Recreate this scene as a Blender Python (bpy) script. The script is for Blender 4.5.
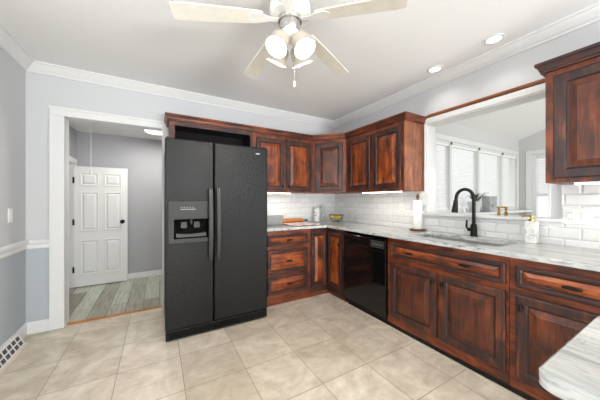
import bpy, bmesh, math, random
from mathutils import Vector, Matrix
for o in list(bpy.data.objects): bpy.data.objects.remove(o)
S = bpy.context.scene
C = S.collection
PI = math.pi
random.seed(4)

# ------------------------------------------------------------------ camera, world, light, exposure
cd = bpy.data.cameras.new('camera'); cam = bpy.data.objects.new('camera', cd); C.objects.link(cam)
cam.location = (-2.573, -3.283, 1.26); cam.rotation_euler = (PI/2, 0, math.radians(-30))
cd.sensor_width = 36; cd.lens = 247/600*36; cd.clip_start = 0.02
S.camera = cam
S.view_settings.view_transform = 'Standard'; S.view_settings.look = 'None'
S.view_settings.gamma = 1; S.view_settings.use_curve_mapping = False
S.view_settings.exposure = 0.05

w = bpy.data.worlds.new('world'); S.world = w; w.use_nodes = True
wn = w.node_tree.nodes; bg = wn['Background']
bg.inputs['Color'].default_value = (0.97, 0.985, 1.0, 1); bg.inputs['Strength'].default_value = 1.2

def area(name, loc, rot, sx, sy, power, col=(1, 1, 1)):
    l = bpy.data.lights.new(name, 'AREA'); l.shape = 'RECTANGLE'; l.size = sx; l.size_y = sy
    l.energy = power; l.color = col
    o = bpy.data.objects.new(name, l); C.objects.link(o); o.location = loc; o.rotation_euler = rot
    return o
# daylight for two added, unseen windows (rear, left) and the sunroom's far side
area('added_fill_rear', (-1.25, -7.35, 1.4), (PI/2+.2, 0, 0), 1.9, 2.0, 30, (0.95, 0.98, 1.0))  # fill light shining in through the added rear window
area('added_fill_ceiling', (-1.25, -7.35, .5), (PI/2+1.0, 0, 0), 1.9, 1.0, 360, (0.95, 0.98, 1.0))  # added uplight that brightens the ceiling, aimed as if off bright ground
area('added_fill_left', (-3.95, -3.5, 1.2), (PI/2+1.1, 0, -PI/2), 3.0, .8, 55, (0.95, 0.98, 1.0))  # added fill for the invented left window, tilted up
area('daylight_sunroom', (1.6, -4.75, 1.5), (PI/2, 0, 0), 2.4, 1.8, 36, (1.0, 0.99, 0.97))

# ------------------------------------------------------------------ helpers
def lin(v):
    v /= 255.0
    return v/12.92 if v <= 0.04045 else ((v+0.055)/1.055)**2.4
def rgb(r, g, b): return (lin(r), lin(g), lin(b), 1)

class NT:
    def __init__(s, name):
        s.m = bpy.data.materials.new(name); s.m.use_nodes = True
        s.t = s.m.node_tree; s.n = s.t.nodes; s.b = s.n['Principled BSDF']
    def node(s, t, **kw):
        n = s.n.new(t)
        for k, v in kw.items(): setattr(n, k, v)
        return n
    def link(s, a, b): s.t.links.new(a, b)
    def set(s, **kw):
        for k, v in kw.items(): s.b.inputs[k.replace('_', ' ')].default_value = v
        return s
    def coord(s, scale=(1, 1, 1), loc=(0, 0, 0), rot=(0, 0, 0), rnd=False):
        tc = s.node('ShaderNodeTexCoord'); mp = s.node('ShaderNodeMapping')
        mp.inputs['Scale'].default_value = scale; mp.inputs['Location'].default_value = loc
        mp.inputs['Rotation'].default_value = rot
        src = tc.outputs['Object']
        if rnd:
            oi = s.node('ShaderNodeObjectInfo'); mu = s.node('ShaderNodeMath', operation='MULTIPLY')
            mu.inputs[1].default_value = 37.0; s.link(oi.outputs['Random'], mu.inputs[0])
            va = s.node('ShaderNodeVectorMath', operation='ADD')
            s.link(src, va.inputs[0]); s.link(mu.outputs[0], va.inputs[1]); src = va.outputs[0]
        s.link(src, mp.inputs['Vector'])
        return mp.outputs[0]
    def noise(s, vec, scale, detail=4, rough=.55, dist=0):
        n = s.node('ShaderNodeTexNoise'); n.inputs['Scale'].default_value = scale
        n.inputs['Detail'].default_value = detail; n.inputs['Roughness'].default_value = rough
        n.inputs['Distortion'].default_value = dist
        s.link(vec, n.inputs['Vector']); return n.outputs['Fac']
    def ramp(s, fac, stops):
        r = s.node('ShaderNodeValToRGB'); e = r.color_ramp.elements
        while len(e) < len(stops): e.new(0.5)
        for el, (p, c) in zip(e, stops): el.position = p; el.color = c
        s.link(fac, r.inputs[0]); return r.outputs[0]
    def mix(s, fac, a, b, mode='MIX'):
        m = s.node('ShaderNodeMix', data_type='RGBA', blend_type=mode)
        if isinstance(fac, float): m.inputs[0].default_value = fac
        else: s.link(fac, m.inputs[0])
        for i, x in ((6, a), (7, b)):
            if isinstance(x, tuple): m.inputs[i].default_value = x
            else: s.link(x, m.inputs[i])
        return m.outputs[2]
    def bump(s, h, strength=.2, dist=.002):
        b = s.node('ShaderNodeBump'); b.inputs['Strength'].default_value = strength
        b.inputs['Distance'].default_value = dist
        s.link(h, b.inputs['Height']); s.link(b.outputs[0], s.b.inputs['Normal'])

def plain(name, col, rough=.5, metal=0., **kw):
    t = NT(name); t.set(Base_Color=col, Roughness=rough, Metallic=metal, **kw)
    v = t.noise(t.coord(rnd=True), 14, 3)
    a = tuple(x*.94 for x in col[:3])+(1,); b = tuple(min(1, x*1.05) for x in col[:3])+(1,)
    t.link(t.ramp(v, [(.3, a), (.7, b)]), t.b.inputs['Base Color'])
    return t.m

def flat(name, col, rough=.8):
    t = NT(name); t.set(Base_Color=col, Roughness=rough); t.bump(t.noise(t.coord(), 90, 3), .04, .001); return t.m

def wood(name, grain, stops, rough=.4):
    t = NT(name)
    sc = (9, 9, .9) if grain == 'v' else (.9, .9, 9)
    v = t.coord(sc, rnd=True)
    g = t.noise(v, 4.0, 8, .66, .7)
    blotch = t.noise(t.coord((1.6, 1.6, 1.0) if grain == 'v' else (1, 1, 1.8), rnd=True), 4.6, 4, .55, .6)
    ad = t.node('ShaderNodeMath', operation='MULTIPLY_ADD'); ad.inputs[1].default_value = .55
    mu = t.node('ShaderNodeMath', operation='MULTIPLY'); mu.inputs[1].default_value = .5
    t.link(blotch, mu.inputs[0]); t.link(g, ad.inputs[0]); t.link(mu.outputs[0], ad.inputs[2])
    t.link(t.ramp(ad.outputs[0], stops), t.b.inputs['Base Color'])
    t.set(Roughness=rough); t.b.inputs['Coat Weight'].default_value = .10
    t.b.inputs['Coat Roughness'].default_value = .3
    t.bump(g, .15, .002)
    return t.m
PANEL = [(.36, rgb(42, 18, 10)), (.47, rgb(94, 40, 16)), (.55, rgb(142, 66, 25)), (.66, rgb(180, 98, 42))]
FRAME = [(.38, rgb(30, 19, 21)), (.48, rgb(48, 28, 27)), (.58, rgb(76, 39, 28)), (.70, rgb(134, 70, 36))]
DARKP = [(.38, rgb(38, 21, 17)), (.48, rgb(68, 32, 20)), (.57, rgb(98, 46, 24)), (.70, rgb(134, 68, 32))]
CASE = [(.38, rgb(44, 21, 14)), (.48, rgb(84, 37, 18)), (.57, rgb(124, 57, 25)), (.70, rgb(156, 82, 39))]
SIDE = [(.38, rgb(78, 46, 34)), (.48, rgb(116, 66, 42)), (.57, rgb(142, 84, 52)), (.70, rgb(170, 116, 82))]
M = {}
M['panel_v'] = wood('stained_wood_panel_upright', 'v', PANEL)
M['panel_h'] = wood('stained_wood_panel_flat', 'h', PANEL)
M['dark_v'] = wood('dark_wood_panel_upright', 'v', DARKP)
M['dark_h'] = wood('dark_wood_panel_flat', 'h', DARKP)
M['frame_v'] = wood('stained_wood_frame_upright', 'v', FRAME)
M['frame_h'] = wood('stained_wood_frame_flat', 'h', FRAME)
M['case_v'] = wood('stained_wood_case_upright', 'v', CASE); M['case_h'] = wood('stained_wood_case_flat', 'h', CASE)
M['glaze'] = flat('dark_glaze_in_grooves', rgb(40, 22, 18), .4)
M['side_v'] = wood('worn_wood_end_panel', 'v', SIDE)
M['oak'] = wood('oak_strip', 'h', [(.35, rgb(140, 84, 36)), (.6, rgb(196, 134, 70))])
M['strip_wood'] = wood('brown_strip', 'h', [(.35, rgb(84, 44, 22)), (.6, rgb(146, 84, 44))])
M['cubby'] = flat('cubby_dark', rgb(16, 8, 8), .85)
M['trim'] = flat('white_trim_paint', rgb(230, 230, 229), .35)
M['ceiling'] = flat('ceiling_paint', rgb(240, 239, 237), .9)
M['hall_paint'] = flat('hall_grey_paint', rgb(174, 174, 177), .85)
M['sun_paint'] = flat('sunroom_grey_paint', rgb(212, 211, 210), .85)
M['door_paint'] = flat('white_door_paint', rgb(228, 227, 224), .4)
M['iron'] = plain('black_iron', rgb(22, 21, 22), .42, .6)
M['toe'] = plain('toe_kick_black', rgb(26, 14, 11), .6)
M['plate'] = plain('white_plastic', rgb(236, 236, 234), .35)
M['brass'] = plain('brass', rgb(172, 142, 72), .3, 1.)
M['steel'] = plain('brushed_steel', rgb(168, 168, 168), .45, .35)
M['nickel'] = plain('nickel', rgb(190, 188, 184), .25, .9)
M['fanwhite'] = plain('fan_white_enamel', rgb(236, 234, 228), .35)
M['blade'] = plain('fan_blade_cream', rgb(232, 227, 214), .5)
M['beige'] = plain('beige_quarter_round', rgb(214, 204, 190), .5)
M['slot'] = plain('dark_slot', rgb(84, 82, 78), .8)
M['paper'] = plain('paper_white', rgb(240, 240, 238), .9)
M['walnut'] = wood('walnut', 'h', [(.35, rgb(70, 40, 26)), (.6, rgb(110, 66, 44))])
M['pinwood'] = wood('maple_rolling_pin', 'h', [(.35, rgb(176, 98, 38)), (.6, rgb(214, 136, 66))])
M['blue'] = plain('blue_paint', rgb(40, 110, 168), .35)
M['greyceramic'] = plain('grey_enamel', rgb(168, 170, 170), .3)
M['potgrey'] = plain('pale_pot', rgb(206, 208, 208), .6)
M['leaf'] = plain('leaf_green', rgb(64, 92, 58), .5)
M['lemon'] = plain('lemon_skin', rgb(255, 216, 20), .4)
M['wire'] = plain('dark_wire', rgb(70, 70, 78), .4, .7)
M['slat'] = flat('white_slat', rgb(246, 246, 245), .6)

def paint_split(name, up, low, z):
    t = NT(name); g = t.node('ShaderNodeNewGeometry'); sp = t.node('ShaderNodeSeparateXYZ')
    t.link(g.outputs['Position'], sp.inputs[0])
    lt = t.node('ShaderNodeMath', operation='LESS_THAN'); lt.inputs[1].default_value = z
    t.link(sp.outputs[2], lt.inputs[0])
    t.link(t.mix(lt.outputs[0], up, low), t.b.inputs['Base Color']); t.set(Roughness=.8)
    t.bump(t.noise(t.coord(), 90, 3), .04, .001)
    return t.m
M['wall'] = paint_split('two_tone_wall_paint', rgb(207, 208, 210), rgb(182, 189, 194), .84)

def floor_tile():
    t = NT('beige_stone_tile')
    v = t.coord(loc=(1.59, 1.483, 0))
    b = t.node('ShaderNodeTexBrick', offset=0.0, squash=1.0)
    for k, x in dict(Scale=1, **{'Mortar Size': .0032, 'Mortar Smooth': .3, 'Brick Width': .412, 'Row Height': .412}).items():
        b.inputs[k].default_value = x
    b.inputs['Color1'].default_value = (0, 0, 0, 1); b.inputs['Color2'].default_value = (1, 1, 1, 1)
    t.link(v, b.inputs['Vector'])
    n1 = t.noise(t.coord(), 3.4, 8, .62, 1.4); n2 = t.noise(t.coord((1, 1.6, 1)), 12, 6, .65, .3)
    base = t.ramp(n1, [(.32, rgb(194, 180, 160)), (.5, rgb(220, 207, 188)), (.66, rgb(240, 231, 216))])
    fine = t.ramp(n2, [(.32, rgb(186, 172, 152)), (.52, rgb(222, 210, 192)), (.68, rgb(244, 236, 222))])
    col = t.mix(.28, base, fine)
    tint = t.mix(b.outputs['Color'], rgb(236, 234, 230), rgb(255, 255, 255))
    col = t.mix(1.0, col, tint, 'MULTIPLY')
    col = t.mix(b.outputs['Fac'], col, rgb(164, 150, 128))
    t.link(col, t.b.inputs['Base Color']); t.set(Roughness=.38)
    inv = t.node('ShaderNodeMath', operation='SUBTRACT'); inv.inputs[0].default_value = 1
    t.link(b.outputs['Fac'], inv.inputs[1]); t.bump(inv.outputs[0], .4, .002)
    return t.m
M['tile'] = floor_tile()

def planks():
    t = NT('grey_vinyl_plank')
    v = t.coord(rot=(0, 0, PI/2))
    b = t.node('ShaderNodeTexBrick', offset=.37)
    for k, x in dict(Scale=1, **{'Mortar Size': .003, 'Brick Width': 1.1, 'Row Height': .17}).items():
        b.inputs[k].default_value = x
    b.inputs['Color1'].default_value = rgb(156, 152, 136); b.inputs['Color2'].default_value = rgb(212, 216, 204)
    b.inputs['Mortar'].default_value = rgb(96, 90, 80)
    t.link(v, b.inputs['Vector'])
    g = t.noise(t.coord((14, 1.2, 1)), 2.5, 7, .65, .7)
    gr = t.ramp(g, [(.3, rgb(190, 180, 164)), (.5, rgb(232, 232, 226)), (.7, rgb(255, 255, 250))])
    t.link(t.mix(1.0, b.outputs['Color'], gr, 'MULTIPLY'), t.b.inputs['Base Color'])
    t.set(Roughness=.4); return t.m
M['plank'] = planks()

def subway(name, swap):
    t = NT(name); tc = t.node('ShaderNodeTexCoord'); sp = t.node('ShaderNodeSeparateXYZ'); cb = t.node('ShaderNodeCombineXYZ')
    t.link(tc.outputs['Object'], sp.inputs[0])
    t.link(sp.outputs[1 if swap else 0], cb.inputs[0]); t.link(sp.outputs[2], cb.inputs[1])
    def brick(ms, sm):
        b = t.node('ShaderNodeTexBrick', offset=.5)
        for k, x in dict(Scale=1, **{'Mortar Size': ms, 'Mortar Smooth': sm, 'Brick Width': .168, 'Row Height': .0815}).items():
            b.inputs[k].default_value = x
        b.inputs['Color1'].default_value = rgb(226, 227, 226); b.inputs['Color2'].default_value = rgb(236, 237, 236)
        t.link(cb.outputs[0], b.inputs['Vector']); return b
    a = brick(.0018, .1); bv = brick(.012, 1.0)
    t.link(t.mix(a.outputs['Fac'], a.outputs['Color'], rgb(205, 205, 202)), t.b.inputs['Base Color'])
    t.set(Roughness=.12)
    inv = t.node('ShaderNodeMath', operation='SUBTRACT'); inv.inputs[0].default_value = 1
    t.link(bv.outputs['Fac'], inv.inputs[1]); t.bump(inv.outputs[0], .7, .005)
    return t.m
M['subway_b'] = subway('subway_tile_back', False); M['subway_r'] = subway('subway_tile_right', True)

def granite():
    t = NT('white_grey_granite')
    v = t.coord((20, 1.3, 20)); a = t.noise(v, 1.6, 8, .62, .8)
    sp = t.noise(t.coord(), 42, 5, .7, .2); bl = t.noise(t.coord((1, .5, 1)), 2.6, 3)
    base = t.ramp(a, [(.30, rgb(116, 122, 124)), (.40, rgb(156, 161, 160)), (.47, rgb(196, 196, 191)), (.53, rgb(168, 172, 171)), (.60, rgb(208, 207, 202)), (.66, rgb(164, 168, 166)), (.75, rgb(202, 202, 198))])
    spk = t.ramp(sp, [(.60, rgb(255, 255, 255)), (.70, rgb(96, 100, 104))])
    blm = t.ramp(bl, [(.5, (0, 0, 0, 1)), (.62, (1, 1, 1, 1))])
    col = t.mix(1.0, base, t.mix(blm, rgb(255, 255, 255), spk), 'MULTIPLY')
    # the sawn edges show the stone's darker speckle across its layers
    g = t.node('ShaderNodeNewGeometry'); sx = t.node('ShaderNodeSeparateXYZ'); t.link(g.outputs['True Normal'], sx.inputs[0])
    ab = t.node('ShaderNodeMath', operation='LESS_THAN'); ab.inputs[1].default_value = .5; t.link(sx.outputs[2], ab.inputs[0])
    ed = t.ramp(t.noise(t.coord((6, 2.2, 9)), 6, 7, .7, .5), [(.36, rgb(118, 123, 125)), (.43, rgb(184, 188, 189)), (.56, rgb(214, 215, 212))])
    col = t.mix(ab.outputs[0], col, ed)
    t.link(col, t.b.inputs['Base Color']); t.set(Roughness=.14)
    return t.m
M['granite'] = granite()

def black_leather():
    t = NT('black_textured_appliance'); n = t.noise(t.coord(), 70, 4, .6)
    t.set(Base_Color=rgb(17, 17, 17), Roughness=.34); t.b.inputs['Specular IOR Level'].default_value = .32
    big = t.noise(t.coord(), 9, 5, .6)
    rr = t.node('ShaderNodeMapRange'); rr.inputs[3].default_value = .22; rr.inputs[4].default_value = .46
    t.link(big, rr.inputs[0]); t.link(rr.outputs[0], t.b.inputs['Roughness'])
    t.bump(n, .9, .004); return t.m
M['fridge'] = black_leather()
M['gloss_black'] = plain('gloss_black', rgb(12, 12, 13), .08)
M['fridge_grey'] = plain('charcoal_plastic', rgb(48, 48, 47), .5)
M['handle_grey'] = plain('dark_handle', rgb(50, 50, 49), .42)
M['cavity'] = flat('black_cavity', rgb(9, 9, 9), .7); M['cavity'].node_tree.nodes['Principled BSDF'].inputs['Specular IOR Level'].default_value = .1
M['grip'] = plain('pale_grey_plastic', rgb(72, 72, 71), .5)
M['label_ink'] = plain('pale_print', rgb(176, 176, 172), .6)

def glass(name, rough=0., tint=(1, 1, 1, 1), thin=False):
    t = NT(name)
    if thin:      # thin window pane: mostly transparent with a sharp reflection
        tr = t.node('ShaderNodeBsdfTransparent'); gl = t.node('ShaderNodeBsdfGlossy'); mx = t.node('ShaderNodeMixShader')
        tr.inputs[0].default_value = tint; gl.inputs['Roughness'].default_value = .02
        lw = t.node('ShaderNodeLayerWeight'); lw.inputs[0].default_value = .12; fr = t.node('ShaderNodeMath', operation='MULTIPLY_ADD')
        fr.inputs[1].default_value = .45; fr.inputs[2].default_value = .03; t.link(lw.outputs['Facing'], fr.inputs[0])
        t.link(fr.outputs[0], mx.inputs[0]); t.link(tr.outputs[0], mx.inputs[1]); t.link(gl.outputs[0], mx.inputs[2])
        t.link(mx.outputs[0], t.n['Material Output'].inputs['Surface'])
    else:
        t.set(Base_Color=tint, Roughness=rough, IOR=1.4); t.b.inputs['Transmission Weight'].default_value = 1
    return t.m
M['pane'] = glass('window_glass', thin=True); M['glass'] = glass('clear_glass', tint=(.95, .97, .97, 1), thin=True)

def emit(name, col, strength):
    t = NT(name); t.set(Base_Color=col, Roughness=.5); t.b.inputs['Emission Color'].default_value = col
    t.b.inputs['Emission Strength'].default_value = strength; return t.m
M['lamp'] = emit('lamp_lens', (1, .97, .92, 1), 3.0)
M['strip'] = emit('led_strip', (1, .93, .82, 1), 5.0)
M['shade'] = emit('frosted_glass_shade', (.42, .38, .31, 1), .30)
M['bulb'] = emit('bulb_glow', (1, .96, .91, 1), 450.0)

def marble():
    t = NT('white_marble'); n = t.noise(t.coord(), 16, 6, .6, 1.2)
    t.link(t.ramp(n, [(.34, rgb(190, 190, 190)), (.46, rgb(236, 235, 232)), (.7, rgb(244, 243, 240))]), t.b.inputs['Base Color'])
    t.set(Roughness=.3); return t.m
M['marble'] = marble()
def towel():
    t = NT('red_striped_cloth'); wv = t.node('ShaderNodeTexWave', wave_type='BANDS', bands_direction='Y')
    wv.inputs['Scale'].default_value = 9; wv.inputs['Distortion'].default_value = 1.2
    t.link(t.coord(), wv.inputs['Vector'])
    t.link(t.ramp(wv.outputs['Fac'], [(.55, rgb(240, 234, 228)), (.80, rgb(196, 120, 108))]), t.b.inputs['Base Color'])
    t.set(Roughness=.9); return t.m
M['towel'] = towel()
def floral():
    t = NT('floral_canister'); n = t.noise(t.coord(), 30, 2, .5, 1.5)
    t.link(t.ramp(n, [(.60, rgb(226, 227, 226)), (.66, rgb(60, 60, 62))]), t.b.inputs['Base Color'])
    t.set(Roughness=.2); return t.m
M['floral'] = floral()
def galvan():
    t = NT('galvanised_grey'); n = t.noise(t.coord(), 14, 5, .6)
    t.link(t.ramp(n, [(.3, rgb(140, 143, 145)), (.7, rgb(190, 192, 193))]), t.b.inputs['Base Color'])
    t.set(Roughness=.5); return t.m
M['galvan'] = galvan()
def foliage():
    t = NT('hedge_leaves'); n = t.noise(t.coord(), 18, 5, .7)
    t.link(t.ramp(n, [(.3, rgb(70, 96, 52)), (.7, rgb(150, 172, 120))]), t.b.inputs['Base Color']); t.set(Roughness=.7)
    return t.m
M['hedge'] = foliage()
M['lawn'] = plain('lawn_green', rgb(128, 146, 98), .9)

class MB:
    def __init__(s): s.bm = bmesh.new()
    def _v(s, pts): return [s.bm.verts.new(p) for p in pts]
    def box(s, a, b):
        x0, x1 = sorted((a[0], b[0])); y0, y1 = sorted((a[1], b[1])); z0, z1 = sorted((a[2], b[2]))
        v = s._v([(x, y, z) for z in (z0, z1) for x, y in ((x0, y0), (x1, y0), (x1, y1), (x0, y1))])
        for f in ((3, 2, 1, 0), (4, 5, 6, 7), (0, 1, 5, 4), (1, 2, 6, 5), (2, 3, 7, 6), (3, 0, 4, 7)):
            s.bm.faces.new([v[i] for i in f])
        return s
    def prism(s, pts, h):          # pts: a closed ring of 3-D points, h: extrusion vector
        h = Vector(h); a = s._v(pts); b = s._v([Vector(p)+h for p in pts]); n = len(a)
        s.bm.faces.new(a[::-1]); s.bm.faces.new(b)
        for i in range(n): s.bm.faces.new((a[i], a[(i+1) % n], b[(i+1) % n], b[i]))
        return s
    def loft(s, rings, cap0=True, cap1=True):
        R = [s._v(r) for r in rings]; n = len(R[0])
        for a, b in zip(R, R[1:]):
            for i in range(n): s.bm.faces.new((a[i], a[(i+1) % n], b[(i+1) % n], b[i]))
        if cap0: s.bm.faces.new(R[0][::-1])
        if cap1: s.bm.faces.new(R[-1])
        return s
    def lathe(s, c, prof, axis=(0, 0, 1), seg=24, cap0=True, cap1=True):
        ax = Vector(axis).normalized(); q = Vector((0, 0, 1)).rotation_difference(ax); c = Vector(c)
        return s.loft([[c+q@Vector((max(r, 1e-4)*math.cos(2*PI*i/seg), max(r, 1e-4)*math.sin(2*PI*i/seg), z)) for i in range(seg)] for r, z in prof], cap0, cap1)
    def tube(s, pts, r, seg=10):
        pts = [Vector(p) for p in pts]; rs = r if isinstance(r, (list, tuple)) else [r]*len(pts)
        rings = []; ref = None
        for i, p in enumerate(pts):
            d = (pts[min(i+1, len(pts)-1)]-pts[max(i-1, 0)]).normalized()
            if ref is None: ref = d.orthogonal().normalized()
            ref = (ref-d*ref.dot(d)).normalized(); b = d.cross(ref)
            rings.append([p+(ref*math.cos(2*PI*k/seg)+b*math.sin(2*PI*k/seg))*rs[i] for k in range(seg)])
        return s.loft(rings)
    def ball(s, c, rx, ry=None, rz=None, u=16, v=10):
        ry = ry or rx; rz = rz or rx; c = Vector(c)
        return s.loft([[c+Vector((rx*math.sin(PI*j/v)*math.cos(2*PI*i/u) if 0 < j < v else 1e-4*math.cos(2*PI*i/u),
                                  ry*math.sin(PI*j/v)*math.sin(2*PI*i/u) if 0 < j < v else 1e-4*math.sin(2*PI*i/u), -rz*math.cos(PI*j/v))) for i in range(u)] for j in range(v+1)])

ORG = {}
def obj(name, mb, mat, parent=None, loc=None, bevel=0, seg=2, smooth=False, label=None, recalc=True):
    bm = mb.bm
    if recalc: bmesh.ops.recalc_face_normals(bm, faces=bm.faces)
    org = Vector(ORG[parent.name]) if parent else Vector(loc or (0, 0, 0))
    for v in bm.verts: v.co -= org
    me = bpy.data.meshes.new(name); bm.to_mesh(me); bm.free()
    me.materials.append(M[mat] if isinstance(mat, str) else mat)
    o = bpy.data.objects.new(name, me); C.objects.link(o)
    if parent: o.parent = parent
    else: o.location = org
    ORG[o.name] = org
    if smooth:
        for p in me.polygons: p.use_smooth = True
        me.set_sharp_from_angle(angle=math.radians(40))
    if bevel:
        b = o.modifiers.new('bevel', 'BEVEL'); b.width = bevel; b.segments = seg; b.limit_method = 'ANGLE'; b.angle_limit = math.radians(30)
    if label: o['label'] = label
    return o
def thing(name, loc, label, cat, group=None):
    o = bpy.data.objects.new(name, None); C.objects.link(o); o.location = loc; o.empty_display_size = .05
    ORG[o.name] = Vector(loc); return tag(o, label, cat, group)
def tag(o, label, cat, group=None):
    o['label'] = label; o['category'] = cat
    if group: o['group'] = group
    return o
def struct(name, mb, mat, label, parent=None, **kw):
    o = obj(name, mb, mat, parent, **kw)
    if not parent: o['kind'] = 'structure'; o['label'] = label; o['category'] = name.split('_')[0]
    return o

# ------------------------------------------------------------------ the setting: kitchen shell
XL, YF, ZC = -3.64, -7.1, 2.55           # left wall, wall behind the camera, ceiling
struct('floor', MB().box((XL, YF, -.1), (0, .04, 0)), 'tile', 'beige square tile kitchen floor')
struct('ceiling', MB().box((XL-.12, YF-.12, ZC), (.14, .12, ZC+.1)), 'ceiling', 'flat white kitchen ceiling')
struct('wall_left', MB().box((XL-.12, YF-.12, 0), (XL, -5.1, ZC)).box((XL-.12, -1.9, 0), (XL, .12, ZC)).box((XL-.12, -5.1, 0), (XL, -1.9, .92)).box((XL-.12, -5.1, 2.2), (XL, -1.9, ZC)), 'wall', 'grey kitchen wall on the left, blue-grey below the chair rail')
mb = MB(); mb.box((XL, 0, 0), (-3.386, .12, ZC)); mb.box((-2.505, 0, 0), (.14, .12, ZC)); mb.box((-3.386, 0, 2.105), (-2.505, .12, ZC))
struct('wall_back', mb, 'wall', 'grey kitchen wall with the hall doorway behind the refrigerator')
OY0, OY1, OZ0, OZ1 = -2.615, -1.614, 1.095, 2.10
mb = MB(); mb.box((0, OY1, 0), (.14, 0, ZC)); mb.box((0, YF, 0), (.14, OY0, ZC)); mb.box((0, OY0, 0), (.14, OY1, OZ0)); mb.box((0, OY0, OZ1), (.14, OY1, ZC))
struct('wall_right', mb, 'wall', 'kitchen wall on the right with the pass-through above the sink')
mb = MB(); mb.box((XL, YF-.12, 0), (-3.4, YF, ZC)); mb.box((-.4, YF-.12, 0), (.14, YF, ZC)); mb.box((-3.4, YF-.12, 2.4), (-.4, YF, ZC)); mb.box((-3.4, YF-.12, 0), (-.4, YF, .25))
struct('wall_front', mb, 'wall', 'wall behind the camera with an added wide window')
mb = MB()
for x in (-3.4, -2.42, -1.44, -.46): mb.box((x, YF-.09, .25), (x+.06, YF-.03, 2.4))
mb.box((-3.4, YF-.09, .25), (-.4, YF-.03, .31)); mb.box((-3.4, YF-.09, 2.34), (-.4, YF-.03, 2.4))
mb2 = MB()
for y in (-5.1, -4.06, -3.02, -1.96): mb2.box((XL-.09, y, .92), (XL-.03, y+.06, 2.2))
mb2.box((XL-.09, -5.1, .92), (XL-.03, -1.9, .97)); mb2.box((XL-.09, -5.1, 2.15), (XL-.03, -1.9, 2.2))
win4 = struct('window_4', mb2, 'trim', 'unseen window added in the left wall to light the kitchen')  # window added out of view to bring light into the room
obj('pane', MB().box((XL-.065, -5.04, .97), (XL-.06, -1.96, 2.15)), 'pane', win4)
win3 = struct('window_added_rear', mb, 'trim', 'unseen wide window added behind the camera to light the kitchen')  # rear window is invented too, an unseen opening for the fill light
obj('pane', MB().box((-3.34, YF-.065, .31), (-.46, YF-.06, 2.34)), 'pane', win3)

# crown moulding around the room (closed ring, mitred)
prof = [(0, 2.465), (.012, 2.465), (.018, 2.478), (.03, 2.486), (.062, 2.522), (.07, 2.534), (.082, 2.536), (.082, ZC), (0, ZC)]
mb = MB()
rings = [[(XL+d, -d, z), (-d, -d, z), (-d, YF+d, z), (XL+d, YF+d, z)] for d, z in prof]
mb.loft(rings+[rings[0]], False, False)
struct('trim_crown', mb, 'trim', 'white crown moulding around the kitchen ceiling')
# chair rail: left wall and the stub of back wall beside the doorway
def run(path, prof, mb):        # path: plan points, prof: (offset to the right of travel, z)
    P = [Vector(p) for p in path]; rows = []
    for i, p in enumerate(P):
        dirs = []
        if i > 0: dirs.append((P[i]-P[i-1]).normalized())
        if i < len(P)-1: dirs.append((P[i+1]-P[i]).normalized())
        ns = [Vector((d.y, -d.x)) for d in dirs]; n = sum(ns, Vector((0, 0)))
        n = n/(n.length**2)*len(ns) if len(ns) == 2 else ns[0]
        if len(ns) == 2: n = (ns[0]+ns[1])/(1+ns[0].dot(ns[1]))
        rows.append([(p.x+n.x*d, p.y+n.y*d, z) for d, z in prof])
    mb.loft(rows); return mb
rail = [(0, .80), (.010, .80), (.014, .812), (.012, .835), (.022, .845), (.030, .862), (.030, .878), (.018, .888), (0, .888)]
struct('trim_rail', run([(XL, YF), (XL, 0), (-3.475, 0)], rail, MB()), 'trim', 'white chair rail along the left wall to the doorway')
base = [(0, .001), (.014, .001), (.014, .085), (.010, .10), (.004, .112), (0, .112)]
struct('baseboard_left', run([(XL, YF), (XL, 0), (-3.475, 0)], base, MB()), 'trim', 'white baseboard along the left wall to the doorway')
# hall doorway casing and jambs
mb = MB()
for x0, x1 in ((-3.475, -3.365), (-2.526, -2.416)): mb.box((x0, -.018, .001), (x1, 0, 2.085)); mb.box((x0 if x0 < -3 else x1-.02, -.024, .001), (x0+.02 if x0 < -3 else x1, 0, 2.155))
mb.box((-3.475, -.018, 2.085), (-2.416, 0, 2.165)); mb.box((-3.48, -.026, 2.145), (-2.41, 0, 2.170))
mb.box((-3.385, -.0175, .001), (-3.365, .135, 2.085)); mb.box((-2.526, -.0175, .001), (-2.506, .135, 2.085)); mb.box((-3.385, -.0175, 2.0855), (-2.506, .135, 2.104))
struct('trim_doorway', mb, 'trim', 'white casing around the hall doorway left of the refrigerator', bevel=.003)
tag(obj('threshold_strip', MB().prism([(-3.364, .03, .001), (-3.364, .045, .012), (-3.364, .075, .012), (-3.364, .09, .001)], (.837, 0, 0)), 'oak', None, (-2.95, .06, .001)),
    'orange oak threshold strip across the floor of the hall doorway', 'threshold')

# ------------------------------------------------------------------ hall beyond the doorway
struct('floor_hall', MB().box((-4.5, .04, -.1), (-1.4, 1.6, -.001)), 'plank', 'grey wood plank hall floor')
struct('ceiling_hall', MB().box((-4.5, .12, 2.27), (-1.4, 1.6, 2.35)), 'ceiling', 'hall ceiling')
struct('wall_hall_back', MB().box((-4.5, 1.50, 0), (-1.4, 1.6, 2.27)), 'hall_paint', 'grey hall wall behind the open white door')
mb = MB(); mb.box((-3.72, .12, 0), (-3.60, .50, 2.27)); mb.box((-3.72, 1.43, 0), (-3.60, 1.5, 2.27)); mb.box((-3.72, .50, 1.79), (-3.60, 1.43, 2.27))
struct('wall_hall_left', mb, 'hall_paint', 'hall side wall with a closet opening')
struct('wall_hall_right', MB().box((-1.5, .12, 0), (-1.4, 1.5, 2.27)), 'hall_paint', 'hall side wall hidden by the refrigerator')
struct('wall_closet', MB().box((-4.5, .12, 0), (-4.42, 1.5, 2.27)), 'hall_paint', 'rear wall of the closet off the hall')
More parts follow.
